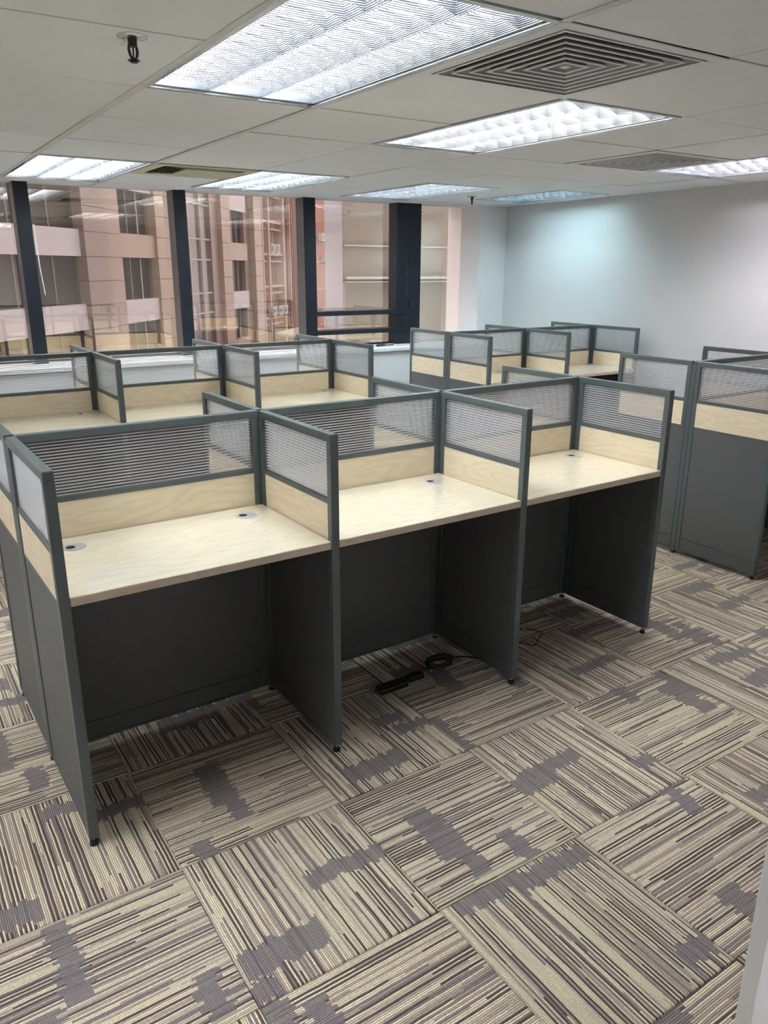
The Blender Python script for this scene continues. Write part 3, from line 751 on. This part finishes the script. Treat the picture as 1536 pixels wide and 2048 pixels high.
# core behind the facade
box('core', -16*FS, 20.6*FS, 0.9, 9, GZ, 22, M['ext_glass'], off)
k_all = [(-3, 'm'), (-2, 'm'), (-1, 'm'), (0, 'm'), (1, 'm'), (2, 'm')]
P_ = 2.64
for k in range(-4, 4):
    z0 = 1.91+P_*k; z1 = z0+0.94
    box('spandrel_band', *fb(-16, 0.15, 0.0, 0.9, z0, z1), M['st_white'], off)
    box('spandrel', *fb(3.15, 6.45, 0.15, 0.9, z0, z1), M['st_beige'] if k % 2 == 0 else M['st_white'], off)
    box('spandrel', *fb(15.4, 18.35, 0.15, 0.9, z0, z1), M['st_beige'] if k % 2 == 0 else M['st_white'], off)
    box('glazing', *fb(-16, 0.15, 0.35, 0.4, z1, z0+P_), M['ext_glass'], off)
    for s in (-9.5, -6.6, -3.6, -1.35):
        box('glazing_bar', *fb(s, s+0.06, 0.3, 0.36, z1, z0+P_), M['mull_side'], off)
    for s in (3.5, 4.5, 5.45, 15.9, 16.6, 17.3):
        box('glazing_bar', *fb(s, s+0.07, 0.45, 0.5, z1, z0+P_), M['ext_line'] if s in (3.5, 5.45, 16.6) else M['mull_side'], off)
    # curtain wall stretch
    box('transom', *fb(9.0, 13.05, 0.28, 0.40, z0-0.05, z0+0.03), M['ext_line'], off)
    box('transom', *fb(9.0, 13.05, 0.28, 0.40, z1, z1+0.08), M['ext_line'], off)
curt = simple('brown tinted curtain glazing', (0.084, 0.069, 0.063), 0.15, 0, 0.25, 0.35)
for s0, s1 in ((9.0, 10.35), (10.45, 11.8), (11.9, 13.05)):
    box('curtain_glazing', *fb(s0, s1, 0.40, 0.5, -9, 14), curt, off)
for s in (10.35, 11.8): box('curtain_mullion', *fb(s, s+0.10, 0.25, 0.42, -9, 14), M['ext_line'], off)
box('window_recess', *fb(3.15, 6.45, 0.62, 0.9, -9, 14), M['ext_glass'], off)
box('window_recess', *fb(15.4, 19.26, 0.62, 0.9, -9, 14), M['ext_glass'], off)
box('grey_return', *fb(13.05, 14.1, 0.2, 0.9, -9, 14), M['st_brown'], off)
box('grey_return', *fb(18.35, 19.26, 0.35, 0.9, -9, 14), M['st_brown'], off)
stones = {}
def stone_column(s0, s1, y0, m):
    zz = -8.0
    while zz < 12:
        h = 0.88
        key = (round(s1-s0, 3), m.name)
        if key not in stones:
            bm = bmesh.new(); bm_box(bm, 0.008, (s1-s0)*FS-0.008, 0, 0.5, 0.008, h*FS-0.008, 0.01); stones[key] = mesh_of(bm, 'stone_panel', m)
        obj('stone_panel', stones[key], off, (s0*FS, y0, fz(zz+0.22))); zz += h
stone_column(0.15, 1.83, -0.25, M['st_brown']); stone_column(1.83, 3.15, -0.05, M['st_pink'])
stone_column(6.45, 7.9, 0.0, M['st_beige']); stone_column(7.9, 9.0, 0.0, M['st_pink'])
stone_column(14.1, 15.4, -0.05, M['st_pink']); stone_column(19.26, 20.62, -0.05, M['st_beige'])
box('pier_backing', *fb(0.15, 3.15, 0.4, 0.9, -9, 14), M['st_brown'], off)
box('pier_backing', *fb(6.45, 9.0, 0.45, 0.9, -9, 14), M['st_brown'], off)
box('pier_backing', *fb(14.1, 15.4, 0.4, 0.9, -9, 14), M['st_brown'], off)
box('pier_backing', *fb(19.26, 20.62, 0.4, 0.9, -9, 14), M['st_brown'], off)

res = thing('apartment_building', 'salmon coloured flats with grid ledges, between office block and pipes', 'building', tuple(base), FA)
box('core', *fb(20.7, 26.98, 1.2, 8, -9, 16), M['orange_r'], res)
for s, w_ in ((20.7, 0.25), (22.2, 0.2), (23.4, 0.22), (26.55, 0.45)):
    box('facade_rib', *fb(s, s+w_, 0.55, 1.25, -9, 16), M['orange_l'], res)
for k in range(-4, 6):
    z = 2.38+2.01*k
    box('floor_ledge', *fb(20.7, 27.0, 0.65, 1.22, z-0.10, z+0.04), M['orange_l'], res)
    box('floor_ledge', *fb(20.7, 27.0, 0.75, 1.22, z-0.52, z-0.42), M['orange_l'], res)
    for (s0, s1) in ((20.98, 22.15), (24.0, 24.9), (25.0, 26.1)):
        wn = box('flat_window', *fb(s0, s1, 1.12, 1.2, z+0.18, z+1.30), M['ext_window'], res)
        box('frame_bar', *fb((s0+s1)/2-0.03, (s0+s1)/2+0.03, 1.06, 1.12, z+0.18, z+1.30), M['ac'], wn)
    for s in (21.3, 21.7, 24.1, 24.7, 25.3, 25.8):
        box('balustrade_post', *fb(s, s+0.06, 0.75, 0.8, z-0.42, z-0.10), M['orange_l'], res)
pip = thing('pipe_riser', 'rust brown wall strip with drain pipes beside the salmon flats', 'building', tuple(base), FA)
box('strip_wall', *fb(27.0, 28.6, 0.4, 8, -9, 16), M['rust'], pip)
for s in (27.3, 27.8, 28.2):
    bm = bmesh.new(); bm_cyl(bm, 0, 0, fz(-9), fz(16), 0.09, seg=10); obj('drain_pipe', mesh_of(bm, 'drain_pipe', M['orange_r']), pip, (s*FS, 0.28, 0))
box('white_edge', *fb(28.6, 30.5, 0.0, 8, -9, 16), M['st_white'], pip)
red = thing('brick_building', 'orange red brick building seen in the openable window', 'building', tuple(base), FA)
box('brick_wall', *fb(30.5, 44.0, 0.0, 8, -9, 18), M['brick_red'], red)
for k in range(-4, 6):
    box('brick_course', *fb(30.5, 44.0, -0.1, 0.0, 2.0*k-0.1, 2.0*k), M['orange_l'], red)
# outdoor units
def ac_unit(s, z, y, label, wS=0.8, proto_=[None]):
    loc = tuple(Matrix.Translation(base) @ Matrix.Rotation(FA, 4, 'Z') @ Vector((s*FS, y, fz(z))))
    if proto_[0] is None:
        t = thing('outdoor_unit', label, 'air conditioner', loc, FA, 'outdoor air conditioning units')
        box('casing', 0, 0.95, 0, 0.4, 0, 0.72, M['ac'], t, 0.02)
        bm = bmesh.new(); vv = bm_cyl(bm, 0, 0, -0.01, 0.02, 0.27, seg=20, axis='y'); bmesh.ops.translate(bm, vec=(0.36, 0, 0.36), verts=vv); obj('fan_grille', mesh_of(bm, 'fan_grille', M['ac_dark']), t)
        boxes('wall_bracket', [(0.05, 0.1, 0, 0.5, -0.06, 0), (0.85, 0.9, 0, 0.5, -0.06, 0)], M['ac_dark'], t)
        proto_[0] = t
    else: dup(proto_[0], loc, FA, label, 'outdoor air conditioning units')
ac_unit(20.95, 2.42, 0.62, 'white outdoor unit on the left of the salmon flats, upper storey')
ac_unit(24.1, 2.42, 0.62, 'left white outdoor unit of the pair on the salmon flats')
ac_unit(25.2, 2.42, 0.62, 'right white outdoor unit of the pair on the salmon flats')
ac_unit(21.1, 0.65, 0.5, 'white outdoor unit on the left of the salmon flats, middle storey')
ac_unit(23.2, -1.55, 0.3, 'lower left white outdoor unit of the salmon flats')
ac_unit(24.6, -1.55, 0.3, 'lower middle white outdoor unit of the salmon flats')
ac_unit(25.7, -1.55, 0.3, 'lower right white outdoor unit of the salmon flats')
ac_unit(33.6, 3.45, -0.55, 'left outdoor unit of the upper pair on red brick')
ac_unit(35.0, 3.45, -0.55, 'right outdoor unit of the upper pair on red brick')
ac_unit(34.6, 1.9, -0.55, 'single lower outdoor unit on the red brick')

# added beige facade standing in for the wall mirrored in the right-hand windows
bei = thing('beige_stand_in', 'added beige reflection stand-in with pale ledges behind the right windows', 'building'); bei.matrix_world = RM
def prism(name, poly, z0, z1, m, parent):
    bm = bmesh.new(); f = bm.faces.new([bm.verts.new((x, y, z0)) for x, y in poly]); r = bmesh.ops.extrude_face_region(bm, geom=[f])
    bmesh.ops.translate(bm, vec=(0, 0, z1-z0), verts=[g for g in r['geom'] if isinstance(g, bmesh.types.BMVert)])
    bmesh.ops.recalc_face_normals(bm, faces=bm.faces); return obj(name, mesh_of(bm, name, m), parent)
prism('beige_wall', [(7.66, 12.0), (10.7, 12.0), (13.5, 16.0), (10.6, 16.0)], 1.26, 12, M['ext_beige'], bei)
prism('beige_lower_wall', [(7.80, 12.25), (10.7, 12.25), (13.5, 16.0), (10.6, 16.0)], GZ, 1.26, M['ext_beige'], bei)
prism('corner_column', [(7.17, 11.9), (7.58, 11.9), (8.2, 12.7), (7.79, 12.7)], GZ, 12, M['lavender'], bei)
box('upper_ledge', 7.66, 14.5, 11.93, 12.0, 1.985, 2.015, M['ext_ledge'], bei)
box('lower_ledge', 7.66, 14.5, 11.85, 12.0, 1.32, 1.375, M['ext_ledge'], bei)
box('soffit_ledge', 7.66, 14.5, 11.88, 12.0, 1.255, 1.275, M['ext_ledge'], bei)
box('rose_wall', 10.70, 14.5, 12.02, 16.0, GZ, 12, M['ext_rose'], bei)
box('white_pipe', 10.68, 10.76, 11.93, 12.02, GZ, 12, M['ext_ledge'], bei)
# street level
st = thing('street', 'grey street far below the windows', 'street')
box('road', -80, 160, 5.2, 200, GZ-0.2, GZ, M['street'], st)
can = thing('canopy', 'pale sloping canopy roof low in front of the salmon coloured flats', 'canopy', tuple(Matrix.Translation(base) @ Matrix.Rotation(FA, 4, 'Z') @ Vector((20.5*FS, -4.5, 0))), FA)
bm = bmesh.new(); bm_box(bm, 0, 7.0, 0, 3.6, -3.75, -3.6)
for v in bm.verts: v.co.z += 0.12*v.co.y
obj('canopy_roof', mesh_of(bm, 'canopy_roof', M['ac']), can)
for x in (0.3, 3.5, 6.7): box('canopy_post', x-0.06, x+0.06, 0.2, 0.32, GZ, -3.73, M['ext_ledge'], can)
lp = thing('street_lamp', 'pale street lamp standing by the canopy outside', 'street lamp', tuple(Matrix.Translation(base) @ Matrix.Rotation(FA, 4, 'Z') @ Vector((18.9*FS, -5.2, 0))), FA)
bm = bmesh.new(); bm_cyl(bm, 0, 0, GZ, -1.4, 0.09, 0.06, 10); obj('lamp_pole', mesh_of(bm, 'lamp_pole', M['ac']), lp)
box('lamp_head', -0.22, 0.22, -0.15, 0.15, -1.45, -1.15, M['ac'], lp, 0.04)
